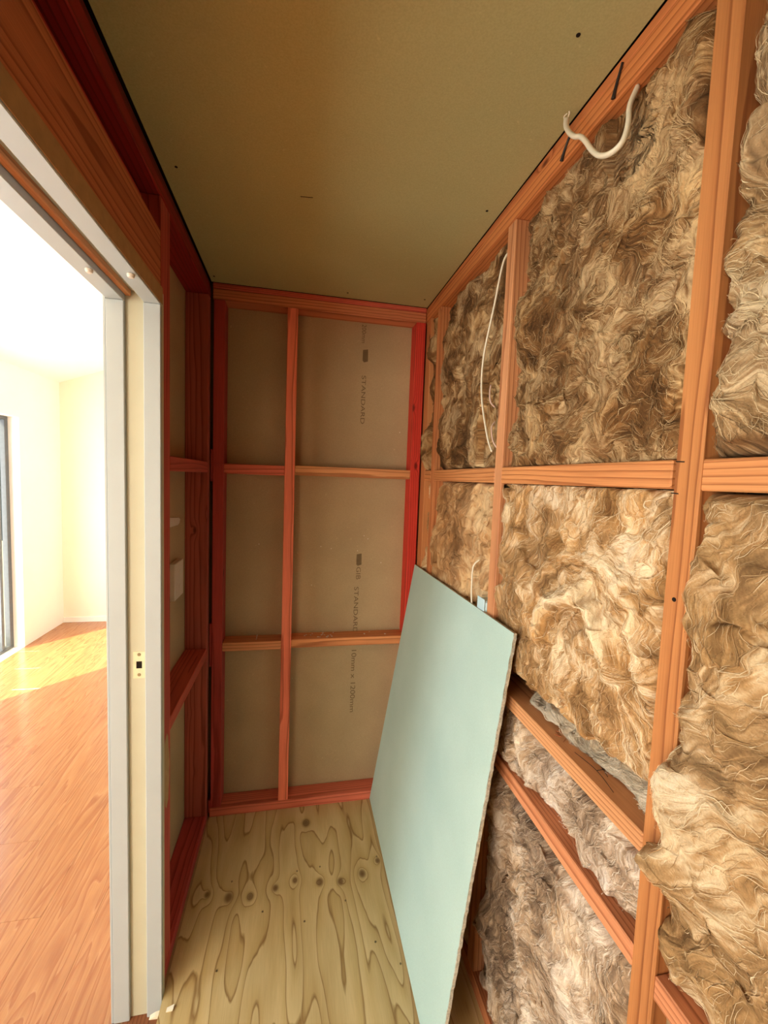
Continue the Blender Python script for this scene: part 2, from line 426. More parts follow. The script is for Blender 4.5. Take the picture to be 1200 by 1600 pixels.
# ---- the pocket side of the left wall (nearer than the opening) and the near end of the closet
wn = structure(box('wall_near', -L-SD, R+SD, -1.26, -1.25, 0, H, M['liner']))
wp = structure(box('wall_pocket', xl0-.010, xl1, -1.25, -.42, ZF, 2.33, M['liner']))

# ---- right wall frame
wr = structure(box('wall_right', R+SD+.004, R+SD+.016, -1.25, D+SD, -.02, H+.03, M['wrap']))
xr0, xr1 = R, R+SD
T(wr, 'stud', 'z', xr0, xr1, .524, .569, .0455, 2.3315, srgb(190, 128, 76))
T(wr, 'stud', 'z', xr0+.001, xr1, 1.152, 1.197, .0455, 2.3315, srgb(208, 148, 104))
T(wr, 'stud', 'z', xr0+.001, xr1, 1.778, 1.823, .0455, 2.3315, srgb(208, 140, 90))
T(wr, 'stud', 'z', xr0+.001, xr1, 1.915, 1.984, .0455, 2.3315, srgb(200, 136, 86))
T(wr, 'stud', 'z', xr0, xr1, -.10, -.055, .0455, 2.3315, ORANGE2)
T(wr, 'top_plate', 'y', xr0, xr1, -1.2, D+SD, 2.332, 2.377, srgb(212, 136, 80))
T(wr, 'top_plate', 'y', xr0, xr1, -1.2, D+SD, 2.3775, 2.3985, srgb(200, 124, 74))
T(wr, 'bottom_plate', 'y', xr0, xr1, -1.2, D+SD, .001, .045, srgb(200, 130, 86))
for y0, y1, zz in [(-.0545, .5235, 1.597), (.5745, 1.1515, 1.598), (1.1975, 1.7775, 1.598), (1.8235, 1.9145, 1.598)]:
    T(wr, 'nogging', 'y', xr0+.0005, xr1, y0, y1, zz, zz+.046, srgb(212, 146, 92))
T(wr, 'nogging', 'y', xr0+.001, xr1, .5695, 1.1515, .984, 1.022, srgb(212, 156, 108))
for y0, y1 in [(-.0545, .5235), (.5695, 1.1515), (1.1975, 1.7775)]:
    T(wr, 'nogging', 'y', xr0+.0005, xr1, y0, y1, .779, .820, srgb(212, 144, 102))
hole = link('nail_hole', bpy.data.meshes.new_from_object(link('tmp', nail_me)), None, wr, (R-.0002, .549, 1.427), (0, math.pi/2, 0)); child_fix(hole, wr)
hole.data.materials.clear(); hole.data.materials.append(M['dark'])
bpy.data.objects.remove(bpy.data.objects['tmp'])
for za in [((.756, 2.384), (.770, 2.352), (.775, 2.336)), ((.907, 2.376), (.928, 2.352), (.938, 2.334))]:
    pts = [(R-.0035, y, z) for y, z in za]
    s = link('staple', tube_mesh('staple', pts, lambda t: .0022+.0022*t**2, 8), M['steel'], wr); child_fix(s, wr)
# dark nail wires at the post beside the upper nogging
for a, b in [((.571, 1.592), (.558, 1.591)), ((.567, 1.641), (.552, 1.640))]:
    s = link('nail', tube_mesh('nail', [(R-.001, *a), (R-.0012, *b)], .0009, 6), M['steel'], wr); child_fix(s, wr)
for i in range(7):                                    # short copper bits lying on the low shelf-like nogging
    y = random.uniform(.80, .86); a = random.random()*3
    p = Vector((R+random.uniform(.02, .05), y, 1.0235)); d = Vector((math.cos(a), math.sin(a), 0))*.008
    s = link('wire_bit', tube_mesh('wire_bit', [p-d, p, p+d], .0007, 5), M['copper'], wr); child_fix(s, wr)
for y0, y1, x in [(.66, .78, .02), (.70, .79, .04), (.72, .72, .03)]:
    pts = [(R+x, y0, 1.0232), (R+x+.01, (y0+y1)/2, 1.0236), (R+x+.003 if y0 != y1 else R+.06, y1, 1.0232)]
    s = link('wire_bit', tube_mesh('wire_bit', pts, .0006, 5), M['steel'], wr); child_fix(s, wr)

# ================================================================== INSULATION
def lattice(shape, cell, rng):
    """smooth random field on a grid of the given shape; cell = lattice spacing in grid cells"""
    ny, nx = shape
    g = rng.standard_normal((int(ny/cell)+4, int(nx/cell)+4))
    a = np.arange(ny)/cell; b = np.arange(nx)/cell
    i = a.astype(int); j = b.astype(int); u = a-i; v = b-j
    u = u*u*u*(u*(u*6-15)+10); v = v*v*v*(v*(v*6-15)+10)
    g00 = g[np.ix_(i, j)]; g10 = g[np.ix_(i+1, j)]; g01 = g[np.ix_(i, j+1)]; g11 = g[np.ix_(i+1, j+1)]
    U, V = u[:, None], v[None, :]
    return (g00*(1-U)+g10*U)*(1-V)+(g01*(1-U)+g11*U)*V
def fbm(shape, cell, rng, octs=3, gain=.5):
    s = 0; a = 1
    for _ in range(octs):
        s = s+a*lattice(shape, max(cell, 1.01), rng); a *= gain; cell /= 2
    return s
def samp(f, r, c):
    r = np.clip(r, 0, f.shape[0]-1.001); c = np.clip(c, 0, f.shape[1]-1.001)
    i = r.astype(np.int32); j = c.astype(np.int32); u = r-i; v = c-j
    return (f[i, j]*(1-u)+f[i+1, j]*u)*(1-v)+(f[i, j+1]*(1-u)+f[i+1, j+1]*u)*v
def lic(nz, dr, dc, K, step=1.0):
    ny, nx = nz.shape; acc = nz.copy(); R0, C0 = np.mgrid[0:ny, 0:nx].astype(float)
    for sgn in (1, -1):
        r, c = R0.copy(), C0.copy()
        for k in range(K):
            a, b = samp(dr, r, c), samp(dc, r, c)
            r += sgn*step*a; c += sgn*step*b
            acc = acc+samp(nz, r, c)
    acc -= acc.mean(); return acc/acc.std()

def batt(label, y0, y1, z0, z1, seed, W=.088, lump=.010, res=.0021, edge=(.03, .03, .03, .03), base=1.4, wob=1.2, wcell=.12, swirls=(), bumps=(), pushes=(), pal=None, rings=(), clamps=(),
         fine=.0006, clump=.0010, crev=.011, tint=None, strands=1500, wedge=(.03, .05, .02, .02)):
    """one glass-wool batt. edge = rounding radius at (low y, high y, low z, high z); wedge = thickness left at those edges;
    swirls (y, z, radius) turn the fibres round a point; bumps (y, z, ry, rz, amp) bulge it; pushes move the skin sideways"""
    rng = np.random.default_rng(seed)
    ny, nx = int((z1-z0)/res)+1, int((y1-y0)/res)+1
    Z, Y = np.meshgrid(np.linspace(z0, z1, ny), np.linspace(y0, y1, nx), indexing='ij')
    sh = (ny, nx); k = 1/res
    th = base+wob*fbm(sh, wcell*k, rng, 3, .55)
    vr, vc = np.sin(th), np.cos(th)
    for sy_, sz_, rad, *arch in swirls:
        dy, dz = Y-sy_, Z-sz_; d = np.hypot(dy, dz)+1e-6
        g = np.clip(1.5*np.exp(-(d/rad)**2), 0, 1)
        if arch: g = g*np.clip((dz+.05)/.07, 0, 1)
        s0 = np.sign(vr*(dy)-vc*dz); s0[s0 == 0] = 1
        vr = vr*(1-g)+g*dy/d; vc = vc*(1-g)-g*dz/d
    n = np.hypot(vr, vc)+1e-6; vr, vc = vr/n, vc/n
    f1 = lic(rng.standard_normal(sh), vr, vc, 9)
    f2 = lic(lattice(sh, 3.5, rng), vr, vc, 16, 1.3)
    f3 = lic(lattice(sh, 9, rng), vr, vc, 22, 1.6)
    # thickness
    wth = W+lump*fbm(sh, .13*k, rng, 2)+.004*fbm(sh, .035*k, rng, 2)+clump*(.55*f3+.45*f2)*.8+fine*f1
    crease = np.exp(-(lattice(sh, .07*k, rng)/.12)**2)*np.clip(lattice(sh, .15*k, rng), 0, 1)
    ridge = np.exp(-(fbm(sh, .045*k, rng, 2)/.16)**2)*np.clip(.4+.5*lattice(sh, .12*k, rng), 0, 1)
    wth -= .012*crease+crev*ridge
    for by, bz, ry, rz, am in bumps: wth = wth+am*np.exp(-((Y-by)/ry)**2-((Z-bz)/rz)**2)
    fold_shade = 0
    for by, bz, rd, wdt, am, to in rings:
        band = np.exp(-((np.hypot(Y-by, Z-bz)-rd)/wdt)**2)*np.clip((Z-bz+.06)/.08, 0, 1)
        wth = wth+am*band; fold_shade = fold_shade+to*band  # fold highlights and groove shade painted into the wool tone
    dist = ((Y-y0), (y1-Y), (Z-z0), (z1-Z))
    jit = [np.clip(.010*fbm(sh, .05*k, rng, 3), -.02, .02) for _ in range(4)]
    p = np.ones(sh); wmin = np.zeros(sh)
    for d, e, j, we in zip(dist, edge, jit, wedge):
        q = np.clip((d+j*np.clip(d/.02, 0, 1))/e, 0, 1); pr = np.sqrt(np.clip(1-(1-q)**2, 0, 1))
        loc = we/np.maximum(wth, .02)
        p = np.minimum(p, loc+(1-loc)*pr)
    wth = wth*p
    ej = np.exp(-np.minimum(dist[0], dist[1])/.02)
    Yj = Y+(.006*fbm(sh, .03*k, rng, 2))*np.clip(np.minimum(dist[0], dist[1])/.01, 0, 1)
    Zj = Z+(.006*fbm(sh, .03*k, rng, 2))*np.clip(np.minimum(dist[2], dist[3])/.01, 0, 1)
    for py, pz, ry, rz, ay, az in pushes:
        g = np.exp(-((Y-py)/ry)**2-((Z-pz)/rz)**2); Yj = Yj+ay*g; Zj = Zj+az*g
    X = R+SD-.0005-np.maximum(wth, .001)
    def confine(X, Y, Z):                                # keep the wool out of the timber and out of whatever lies against it
        for a, b, c, d, dx in clamps: X = np.where((Y > a) & (Y < b) & (Z > c) & (Z < d), np.maximum(X, R+dx), X)
        Y = np.clip(Y, y0+.001, y1-.002+np.maximum(R-.006-X, 0)*2); Z = np.clip(Z, z0+.001-np.maximum(R-.006-X, 0)*2, z1-.001+np.maximum(R-.006-X, 0)*2)
        return X, Y, Z
    X, Yj, Zj = confine(X, Yj, Zj)
    # wool's own colour, with fibre relief and fold shading painted in
    pal = pal or ((112, 78, 46), (182, 138, 88), (228, 198, 150))
    pd, pm_, pl_ = (np.array(srgb(*c)) for c in pal)
    tn = .06*f2+.06*f3+.13*f1+.17*fbm(sh, .14*k, rng, 3)+.13*fbm(sh, .04*k, rng, 3)
    tn = tn+fold_shade
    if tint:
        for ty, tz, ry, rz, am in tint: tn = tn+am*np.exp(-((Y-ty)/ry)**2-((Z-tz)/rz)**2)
    tn = (.5+.5*np.tanh(tn*1.9))[..., None]
    colr = np.where(tn < .5, pd+(pm_-pd)*tn*2, pm_+(pl_-pm_)*(tn-.5)*2)
    hue = np.clip(.5+.35*fbm(sh, .10*k, rng, 2), 0, 1)[..., None]
    colr = colr*(np.array((1.045, .98, .89))*hue+np.array((.97, 1.0, 1.10))*(1-hue))
    V = np.stack([X, Yj, Zj], -1).reshape(-1, 3).astype(np.float32)
    idx = np.arange(ny*nx).reshape(ny, nx)
    q = np.stack([idx[:-1, :-1], idx[1:, :-1], idx[1:, 1:], idx[:-1, 1:]], -1).reshape(-1, 4)
    # close the back so the batt is a solid slab
    per = np.concatenate([idx[0, :], idx[1:, -1], idx[-1, -2::-1], idx[-2:0:-1, 0]])
    bk = V[per].copy(); bk[:, 0] = R+SD-.0003
    bi = np.arange(len(per))+len(V)
    side = np.stack([per, np.roll(per, -1), np.roll(bi, -1), bi], -1)
    Vn = np.concatenate([V, bk]); Q = np.concatenate([q, side])
    CA = np.concatenate([colr.reshape(-1, 3), colr.reshape(-1, 3)[per]])
    o = wool_obj('insulation_batt', Vn, Q, CA, None, smooth=True)
    tag(o, label, 'insulation')
    # loose fibre tufts following the same flow
    if strands:
        nS, nK = int(strands*4.2), 7
        r = rng.uniform(2, ny-3, nS); c = rng.uniform(2, nx-3, nS)
        ln = rng.uniform(.35, 1.0, nS)*rng.choice([.015, .03, .06], nS)*k/nK
        ph = rng.uniform(0, 6.28, nS); cf = rng.uniform(.3, 1.1, nS); ca = rng.uniform(0, 1.1, nS); r_0, c_0 = r.copy(), c.copy()
        lift = rng.uniform(.0005, .003, nS)+(rng.random(nS) < .08)*rng.uniform(.002, .008, nS)
        wd = rng.uniform(.00018, .00036, nS)*rng.choice([1, 1, 1, 1.7], nS)
        pts = []
        for kk in range(nK):
            pts.append(np.stack([samp(X, r, c)-lift*np.sin(math.pi*(kk+.3)/nK)-.0006, samp(Yj, r, c), samp(Zj, r, c)], -1))
            a, b = samp(vr, r, c), samp(vc, r, c); rot = ca*np.sin(ph+cf*kk)
            r = r+ln*(a*np.cos(rot)-b*np.sin(rot)); c = c+ln*(b*np.cos(rot)+a*np.sin(rot))
        pts = np.stack(pts, 1)
        for kk in range(nK):
            pts[:, kk] = np.stack(confine(*pts[:, kk].T), -1)
        pts = pts                         # nS, nK, 3
        tg = np.gradient(pts, axis=1); tg /= np.linalg.norm(tg, axis=2, keepdims=True)+1e-9
        per_ = np.cross(tg, np.array([1., 0, 0])); per_ /= np.linalg.norm(per_, axis=2, keepdims=True)+1e-9
        tap = np.sin(math.pi*(np.arange(nK)+.5)/nK)[None, :, None]
        A = pts+per_*wd[:, None, None]*tap; B = pts-per_*wd[:, None, None]*tap
        VS = np.concatenate([A.reshape(-1, 3), B.reshape(-1, 3)])
        ia = np.arange(nS*nK).reshape(nS, nK); ib = ia+nS*nK
        QS = np.stack([ia[:, :-1], ia[:, 1:], ib[:, 1:], ib[:, :-1]], -1).reshape(-1, 4)
        tl = np.clip(samp(tn[..., 0], r_0, c_0)+rng.normal(.10, .22, nS), 0, 1)[:, None]
        cs = np.where(tl < .5, pd+(pm_-pd)*tl*2, pm_+(pl_-pm_)*(tl-.5)*2)
        CS = np.repeat(cs[:, None], nK, 1).reshape(-1, 3); CS = np.concatenate([CS, CS])
        s = wool_obj('loose_fibres', VS, QS, CS, o); s['kind'] = 'stuff'
    return o

def wool_obj(name, V, Q, CA, parent, smooth=False):
    me = bpy.data.meshes.new(name)
    me.vertices.add(len(V)); me.vertices.foreach_set('co', np.ascontiguousarray(V, np.float32).ravel())
    me.loops.add(Q.size); me.loops.foreach_set('vertex_index', Q.astype(np.int32).ravel())
    me.polygons.add(len(Q)); me.polygons.foreach_set('loop_start', np.arange(0, Q.size, 4, dtype=np.int32))
    me.update(calc_edges=True)
    if smooth: me.polygons.foreach_set('use_smooth', np.ones(len(Q), bool))
    at = me.color_attributes.new('tone', 'FLOAT_COLOR', 'POINT')
    at.data.foreach_set('color', np.concatenate([CA, np.ones((len(CA), 1))], 1).astype(np.float32).ravel())
    me.validate()
    return link(name, me, M['wool'], parent)

UP = ((52, 35, 22), (132, 96, 60), (216, 187, 142)); MID = ((104, 73, 44), (188, 148, 100), (244, 228, 196))
LOW = ((84, 66, 54), (180, 154, 128), (238, 226, 210)); NEAR = ((92, 68, 44), (174, 140, 98), (230, 212, 178))
# second bay from the camera (between the near post and the next stud)
batt('curly brown glass wool batt in the largest upper bay right of the middle stud', .570, 1.151, 1.6445, 2.3315, 11, W=.082, lump=.010, base=2.0, wob=1.1, wcell=.10,
     edge=(.02, .045, .02, .05), wedge=(.075, .03, .07, .03), clamps=[(.69, .80, 2.18, 2.34, .028)], swirls=[(.80, 2.0, .10), (.72, 1.86, .07), (.95, 1.85, .08)], pal=UP, strands=4200)
batt('pale tan glass wool batt with arched folds below the upper nogging beside the near post', .570, 1.151, 1.072, 1.597, 12, W=.086, lump=.009, base=1.5, wob=.55, wcell=.16,
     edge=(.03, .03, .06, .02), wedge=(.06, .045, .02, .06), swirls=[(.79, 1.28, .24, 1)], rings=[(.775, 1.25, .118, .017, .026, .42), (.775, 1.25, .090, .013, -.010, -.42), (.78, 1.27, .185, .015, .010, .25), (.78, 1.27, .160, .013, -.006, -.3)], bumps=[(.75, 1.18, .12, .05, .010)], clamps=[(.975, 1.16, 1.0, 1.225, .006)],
     pal=MID, tint=[(.80, 1.36, .10, .06, .16), (.80, 1.22, .03, .06, .25)], strands=2600)
batt('low grey roll of glass wool lying on the upper of the two low noggings', .572, 1.00, 1.0225, 1.0705, 15, W=.050, lump=.012, base=.3, wob=.4, res=.002, edge=(.03, .05, .02, .03), wedge=(.03, .01, .03, .02), pal=((118, 106, 92), (172, 158, 138), (220, 208, 188)), strands=700)
batt('thin strip of matted glass wool between the two low noggings', .570, 1.151, .8205, .9835, 13, W=.072, lump=.012, base=2.2, wob=.5, edge=(.03, .05, .03, .02), wedge=(.03, .02, .03, .03), pal=LOW, strands=900)
batt('greyish brown glass wool batt at floor level under the low noggings beside the near post', .570, 1.151, .0455, .7785, 14, W=.088, lump=.008, base=1.9, wob=.45, wcell=.2, edge=(.03, .06, .04, .03), wedge=(.05, .02, .03, .04), pal=LOW, strands=3600)
# third bay
batt('brown glass wool batt behind the long hanging white cable', 1.198, 1.777, 1.6445, 2.3315, 21, W=.080, lump=.010, res=.003, base=1.7, wob=.9, edge=(.03, .05, .03, .06), wedge=(.03, .01, .05, .02), swirls=[(1.35, 1.80, .09)], clamps=[(1.19, 1.32, 1.6, 2.34, .018)], pal=UP, strands=1800)
batt('tan glass wool batt rising behind the top edge of the leaning green board', 1.198, 1.777, .8205, 1.5975, 22, W=.082, lump=.009, res=.003, base=1.6, wob=.5, edge=(.03, .05, .03, .03), wedge=(.03, .01, .05, .04), pal=((116, 84, 54), (182, 140, 96), (226, 198, 154)), strands=1500, clamps=[(1.19, 1.80, .8, 1.24, .006), (1.19, 1.265, 1.08, 1.26, .055), (1.27, 1.32, 1.15, 1.36, .022)])
batt('shaded glass wool batt low down behind the leaning green board', 1.198, 1.777, .0455, .7785, 23, W=.075, res=.006, pal=LOW, strands=0)
# corner slot
batt('narrow upper strip of glass wool in the far corner slot beside the red stud', 1.824, 1.914, 1.6445, 2.3315, 31, W=.080, lump=.012, res=.004, base=1.6, pal=UP, strands=250, wedge=(.04, .04, .05, .02), bumps=[(1.87, 1.88, .05, .12, .022)])
batt('narrow lower strip of glass wool in the far corner slot beside the red stud', 1.824, 1.914, .8205, 1.5975, 32, W=.070, lump=.010, res=.004, base=1.6, pal=MID, strands=200, wedge=(.04, .04, .05, .02))
# nearest bay, right of the post
batt('thick glass wool batt bulging at the top right beside the near post', .06, .5235, 1.6445, 2.3315, 41, W=.100, lump=.014, base=1.2, wob=.7, wcell=.15, edge=(.03, .06, .05, .03), wedge=(.05, .015, .04, .04), pal=((80, 62, 44), (160, 130, 94), (226, 206, 168)), strands=2400,
     bumps=[(.40, 2.05, .10, .10, .015), (.47, 1.69, .03, .05, .03)])
batt('pale bulging glass wool batt spilling past the edge of the near post', .06, .5235, .8205, 1.596, 42, W=.104, lump=.012, base=2.3, wob=.6, wcell=.2, edge=(.03, .05, .10, .03), wedge=(.05, .03, .004, .04), pal=NEAR, strands=1500,
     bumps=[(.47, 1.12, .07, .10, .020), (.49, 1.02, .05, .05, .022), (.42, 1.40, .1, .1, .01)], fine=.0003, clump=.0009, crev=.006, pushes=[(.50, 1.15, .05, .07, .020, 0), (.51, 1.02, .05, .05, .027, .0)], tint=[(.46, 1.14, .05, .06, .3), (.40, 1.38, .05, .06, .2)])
batt('tan glass wool batt at the bottom right corner below the pale bulging one', .06, .5235, .0455, .7785, 43, W=.095, lump=.012, res=.003, base=2.2, wob=.5, edge=(.03, .05, .04, .04), wedge=(.05, .03, .04, .04), pal=NEAR, strands=800)

# ================================================================== LEANING BOARD
def leaning_board():
    tl, tr = Vector((.566, 1.971, 1.192)), Vector((.566, 1.003, 1.206))
    bl, brv = Vector((.387, 1.978, .012)), Vector((.3855, .948, .0125))
    ex = (tr-tl).normalized(); ez = (bl-tl); nrm = ez.cross(ex).normalized()
    if nrm.x > 0: nrm = -nrm
    th = .010; cen = (tl+tr+bl+brv)/4
    root = bpy.data.objects.new('plasterboard_sheet', None); COL.objects.link(root); root.location = (cen.x, cen.y, 0)
    tag(root, 'green plasterboard offcut leaning against the insulated wall', 'board')
    n = 90; bm = bmesh.new()
    # face paper: a quad strip whose right edge follows the broken cut
    jag = [random.gauss(0, .0012)+.0012*math.sin(i*1.7) for i in range(n+1)]
    Lf, Rt = [], []
    for i in range(n+1):
        t = i/n; a = tl.lerp(bl, t); b = tr.lerp(brv, t)+Vector((0, jag[i]*.5, 0))
        Lf.append(a); Rt.append(b)
    def sheet(name, off0, off1, rs, mat):
        bm = bmesh.new(); rows = []
        for i in range(n+1):
            ring = []
            for p in (Lf[i], Rt[i]+Vector((0, rs[i], 0))):
                for o_ in (off0, off1): ring.append(bm.verts.new(p-nrm*o_-root.location))
            rows.append(ring)
        for a, b in zip(rows, rows[1:]):
            for q in ((0, 2), (3, 1), (2, 3), (1, 0)):
                bm.faces.new((a[q[0]], a[q[1]], b[q[1]], b[q[0]]))
        bm.faces.new((rows[0][0], rows[0][1], rows[0][3], rows[0][2])); bm.faces.new((rows[-1][2], rows[-1][3], rows[-1][1], rows[-1][0]))
        bmesh.ops.recalc_face_normals(bm, faces=bm.faces)
        me = bpy.data.meshes.new(name); bm.to_mesh(me); bm.free(); return link(name, me, mat, root)
    sheet('face_paper', 0, .0007, [0]*(n+1), M['board'])
    sheet('gypsum_core', .0008, th-.0008, [random.uniform(-.003, .0025) for _ in range(n+1)], M['gypsum'])['label'] = 'rough grey broken gypsum edge'
    sheet('back_paper', th-.0007, th, [random.uniform(-.002, .002) for _ in range(n+1)], M['liner'])
    return root
leaning_board()

# ================================================================== CABLES AND SMALL FITTINGS
def wpt(y, z, out): return (R-out, y, z)
loop = [(R+.018, .738, 2.331), wpt(0.732, 2.291, 0.0), wpt(0.718, 2.245, 0.012), wpt(0.717, 2.213, 0.022), wpt(0.734, 2.205, 0.03), wpt(0.759, 2.217, 0.034), wpt(0.785, 2.245, 0.034), wpt(0.807, 2.277, 0.034), wpt(0.822, 2.296, 0.036), wpt(0.836, 2.306, 0.04), wpt(0.855, 2.327, 0.04), wpt(0.875, 2.355, 0.036), wpt(0.883, 2.376, 0.032)]
root = bpy.data.objects.new('cable', None); COL.objects.link(root)
tag(root, 'short white cable loop with stripped end hanging under the top plate', 'cable')
link('sheath', tube_mesh('sheath', loop, .0060, 10, .8), M['pvc'], root)
ey, ez = 0.883, 2.376
for d in (-.003, .003):
    link('core_wire', tube_mesh('core_wire', [wpt(ey+d, ez-.002, .032), wpt(ey+d*1.5, ez+.008, .032+d), wpt(ey-.002+d, ez+.013, .030)], .0017, 6), M['pvc'], root)
c2 = [(R+.015, 1.2015, 2.27), wpt(1.210, 2.24, .002), wpt(1.248, 2.128, .006), wpt(1.298, 1.992, .009), wpt(1.294, 1.87, .010), wpt(1.243, 1.744, .008), wpt(1.212, 1.692, .004)]
tag(link('cable', tube_mesh('cable', c2, .0042, 8, .7), M['pvc']), 'long white cable hanging in a bow beside the middle stud', 'cable')
c3 = [wpt(1.262, 1.90, -.004), wpt(1.252, 1.875, .003), wpt(1.243, 1.845, .003), (R+.012, 1.243, 1.83)]
tag(link('cable', tube_mesh('cable', c3, .0025, 6), M['pink_pvc']), 'thin pinkish wire poking from the wool right of the long white cable', 'cable')
c4 = [(R+.012, 1.236, 1.785), wpt(1.226, 1.765, .003), wpt(1.212, 1.725, .003), (R+.01, 1.2035, 1.70)]
tag(link('cable', tube_mesh('cable', c4, .0022, 6), M['pink_pvc']), 'thin short wire against the middle stud above the nogging', 'cable')
c5 = [(R+.014, 1.296, 1.345), wpt(1.300, 1.325, .004), wpt(1.303, 1.28, .006), wpt(1.297, 1.21, .006), (R+.002, 1.296, 1.17)]
tag(link('cable', tube_mesh('cable', c5, .0028, 6), M['pvc']), 'short white wire dropping behind the top edge of the leaning board', 'cable')
# pale blue box half hidden by the board
fb = bpy.data.objects.new('flush_box', None); COL.objects.link(fb); fb.location = (R+.02, 1.2235, 1.17)
tag(fb, 'pale blue plastic box beside the middle stud, half hidden by the leaning board', 'flush box')
bmb = box_mesh('box_body', .05, .050, .13, .006); link('box_body', bmb, M['blue_plastic'], fb)
link('box_flange', box_mesh('box_flange', .003, .050, .14, .001), M['blue_plastic'], fb, (-.0265, 0, 0))
# power point back on the left lining
po = bpy.data.objects.new('wall_socket', None); COL.objects.link(po); po.location = (-L-SD-.0005, 1.765, 1.178)
tag(po, 'white double power point box on the lining in the left wall bay', 'socket')
link('box_body', box_mesh('box_body', .022, .118, .142, .002), M['plastic'], po, (.0115, 0, 0))
for z in (-.028, .028):
    link('knockout', cyl_mesh('knockout', .012, .003, 20, .3), M['plastic'], po, (.0232, .012, z), (0, math.pi/2, 0))
tb = bpy.data.meshes.new('cable_tab'); bm = bmesh.new()
prof = [(1.7, -.014), (1.81, -.017), (1.835, -.012), (1.845, .002), (1.83, .010), (1.70, .022)]
a = [bm.verts.new((0, y-1.76, z)) for y, z in prof]; b = [bm.verts.new((.006, y-1.76, z)) for y, z in prof]
bm.faces.new(a); bm.faces.new(b[::-1])
for i in range(6): bm.faces.new((a[i], b[i], b[(i+1) % 6], a[(i+1) % 6]))
bmesh.ops.recalc_face_normals(bm, faces=bm.faces); bm.to_mesh(tb); bm.free()
tag(link('cable_tab', tb, M['plastic'], None, (-L-SD-.0008, 1.76, 1.403)), 'white plastic tab on the lining above the power point', 'tab')

# ================================================================== DOOR FRAME (closing side of the sliding door)
door = bpy.data.objects.new('door_1', None); COL.objects.link(door); structure(door)
zj = 2.040
box('jamb', -.502, -.367, 1.2885, 1.3045, ZF+.001, 2.075, M['cream'], door)
box('jamb_strip', -.409, -.367, 1.277, 1.2883, ZF+.001, zj, M['white'], door, .0015)
box('jamb_strip', -.500, -.4565, 1.277, 1.2883, ZF+.001, zj, M['white'], door, .0015)
box('head_lining', -.502, -.367, -.42, 1.288, 2.0765, 2.0865, M['rawboard'], door)
box('head_strip', -.409, -.367, -.42, 1.288, zj+.0005, 2.076, M['white'], door, .0015)
box('head_strip', -.500, -.4565, -.42, 1.288, zj+.0005, 2.076, M['white'], door, .0015)
tb_ = timber('track_batten', 'y', -.4562, -.441, -.42, 1.288, 2.055, 2.076, srgb(214, 150, 100), door)
box('track', -.4195, -.4035, -.42, 1.288, 2.064, 2.076, M['track'], door)
box('track_pelmet', -.441, -.420, -.42, 1.288, 2.070, 2.076, M['cream'], door)
box('head_facing', -.3669, -.365, -.42, 1.292, zj+.004, 2.086, M['rawboard'], door)
bf = bpy.data.meshes.new('buffer'); bm = bmesh.new(); bmesh.ops.create_uvsphere(bm, u_segments=14, v_segments=8, radius=.0085)
for v in bm.verts: v.co.z = max(v.co.z*1.1, -.007) if v.co.z < 0 else v.co.z*.4
bm.to_mesh(bf); bm.free(); bf.materials.append(M['plastic'])
link('buffer', bf, None, door, (-.381, 1.11, zj-.001)); link('buffer', bf, None, door, (-.466, 1.11, zj-.001))
# strike plate with a real hole: four bars
stp = bpy.data.objects.new('strike_plate', None); COL.objects.link(stp); stp.parent = door; stp.location = (-.4275, 1.2881, 1.046)
boxes('plate', [(-.0155, .0155, -.0012, .0005, .0105, .039), (-.0155, .0155, -.0012, .0005, -.039, -.0105), (-.0155, -.0075, -.0012, .0005, -.0105, .0105), (.0075, .0155, -.0012, .0005, -.0105, .0105)], M['plate_metal'], stp)
link('latch_hole', box_mesh('latch_hole', .015, .0006, .021), M['dark'], stp, (0, .0002, 0))
for z in (-.029, .030):
    link('screw', cyl_mesh('screw', .0052, .0014, 14, .2), M['screw'], stp, (0, -.0014, z), (math.pi/2, 0, 0))
# room side architrave
box('architrave', -.507, -.5005, 1.279, 1.335, ZF+.001, 2.11, M['white'], door, .001)
# torn chip of white lining at the jamb foot
chip = bpy.data.meshes.new('lining_chip'); bm = bmesh.new()
pr = [(-.045, -.012), (.012, -.016), (.022, .010), (.012, .006), (-.004, .0), (-.03, -.004)]
a = [bm.verts.new((x, 0, z)) for x, z in pr]; b = [bm.verts.new((x, .012, z)) for x, z in pr]
bm.faces.new(a); bm.faces.new(b[::-1])
for i in range(6): bm.faces.new((a[i], b[i], b[(i+1) % 6], a[(i+1) % 6]))
bmesh.ops.recalc_face_normals(bm, faces=bm.faces); bm.to_mesh(chip); bm.free()
tag(link('lining_chip', chip, M['pvc'], None, (-.348, 1.243, -.002)), 'torn white chip of lining at the foot of the door jamb', 'plaster chip')

# ================================================================== THE BRIGHT ROOM
rf = structure(box('floor', XW-.1, -.475, -3.3, YW+.1, ZF-.05, ZF-.0082, M['rawboard']))
pm_ = box_mesh('plank', .1895, 1.2495, .008, .0006); pm_.materials.append(M['laminate'])
ncol = 10
for i in range(ncol+1):
    x = XW+.095+i*.19
    if x > -.5: continue
    y = -3.25-(.37*i % 1.25)
    while y < YW+.62:
        yc = y+.625
        if yc+.62 > YW-.001 or yc-.62 < -3.3:
            y0, y1 = max(yc-.6247, -3.299), min(yc+.6247, YW-.001)
            if y1-y0 > .02:
                me = box_mesh('plank', .1895, y1-y0, .008, .0006); me.materials.append(M['laminate'])
                o = link('plank', me, None, rf, (x, (y0+y1)/2, ZF-.004)); child_fix(o, rf)
        else:
            o = link('plank', pm_, None, rf, (x, yc, ZF-.004)); child_fix(o, rf)
        y += 1.25
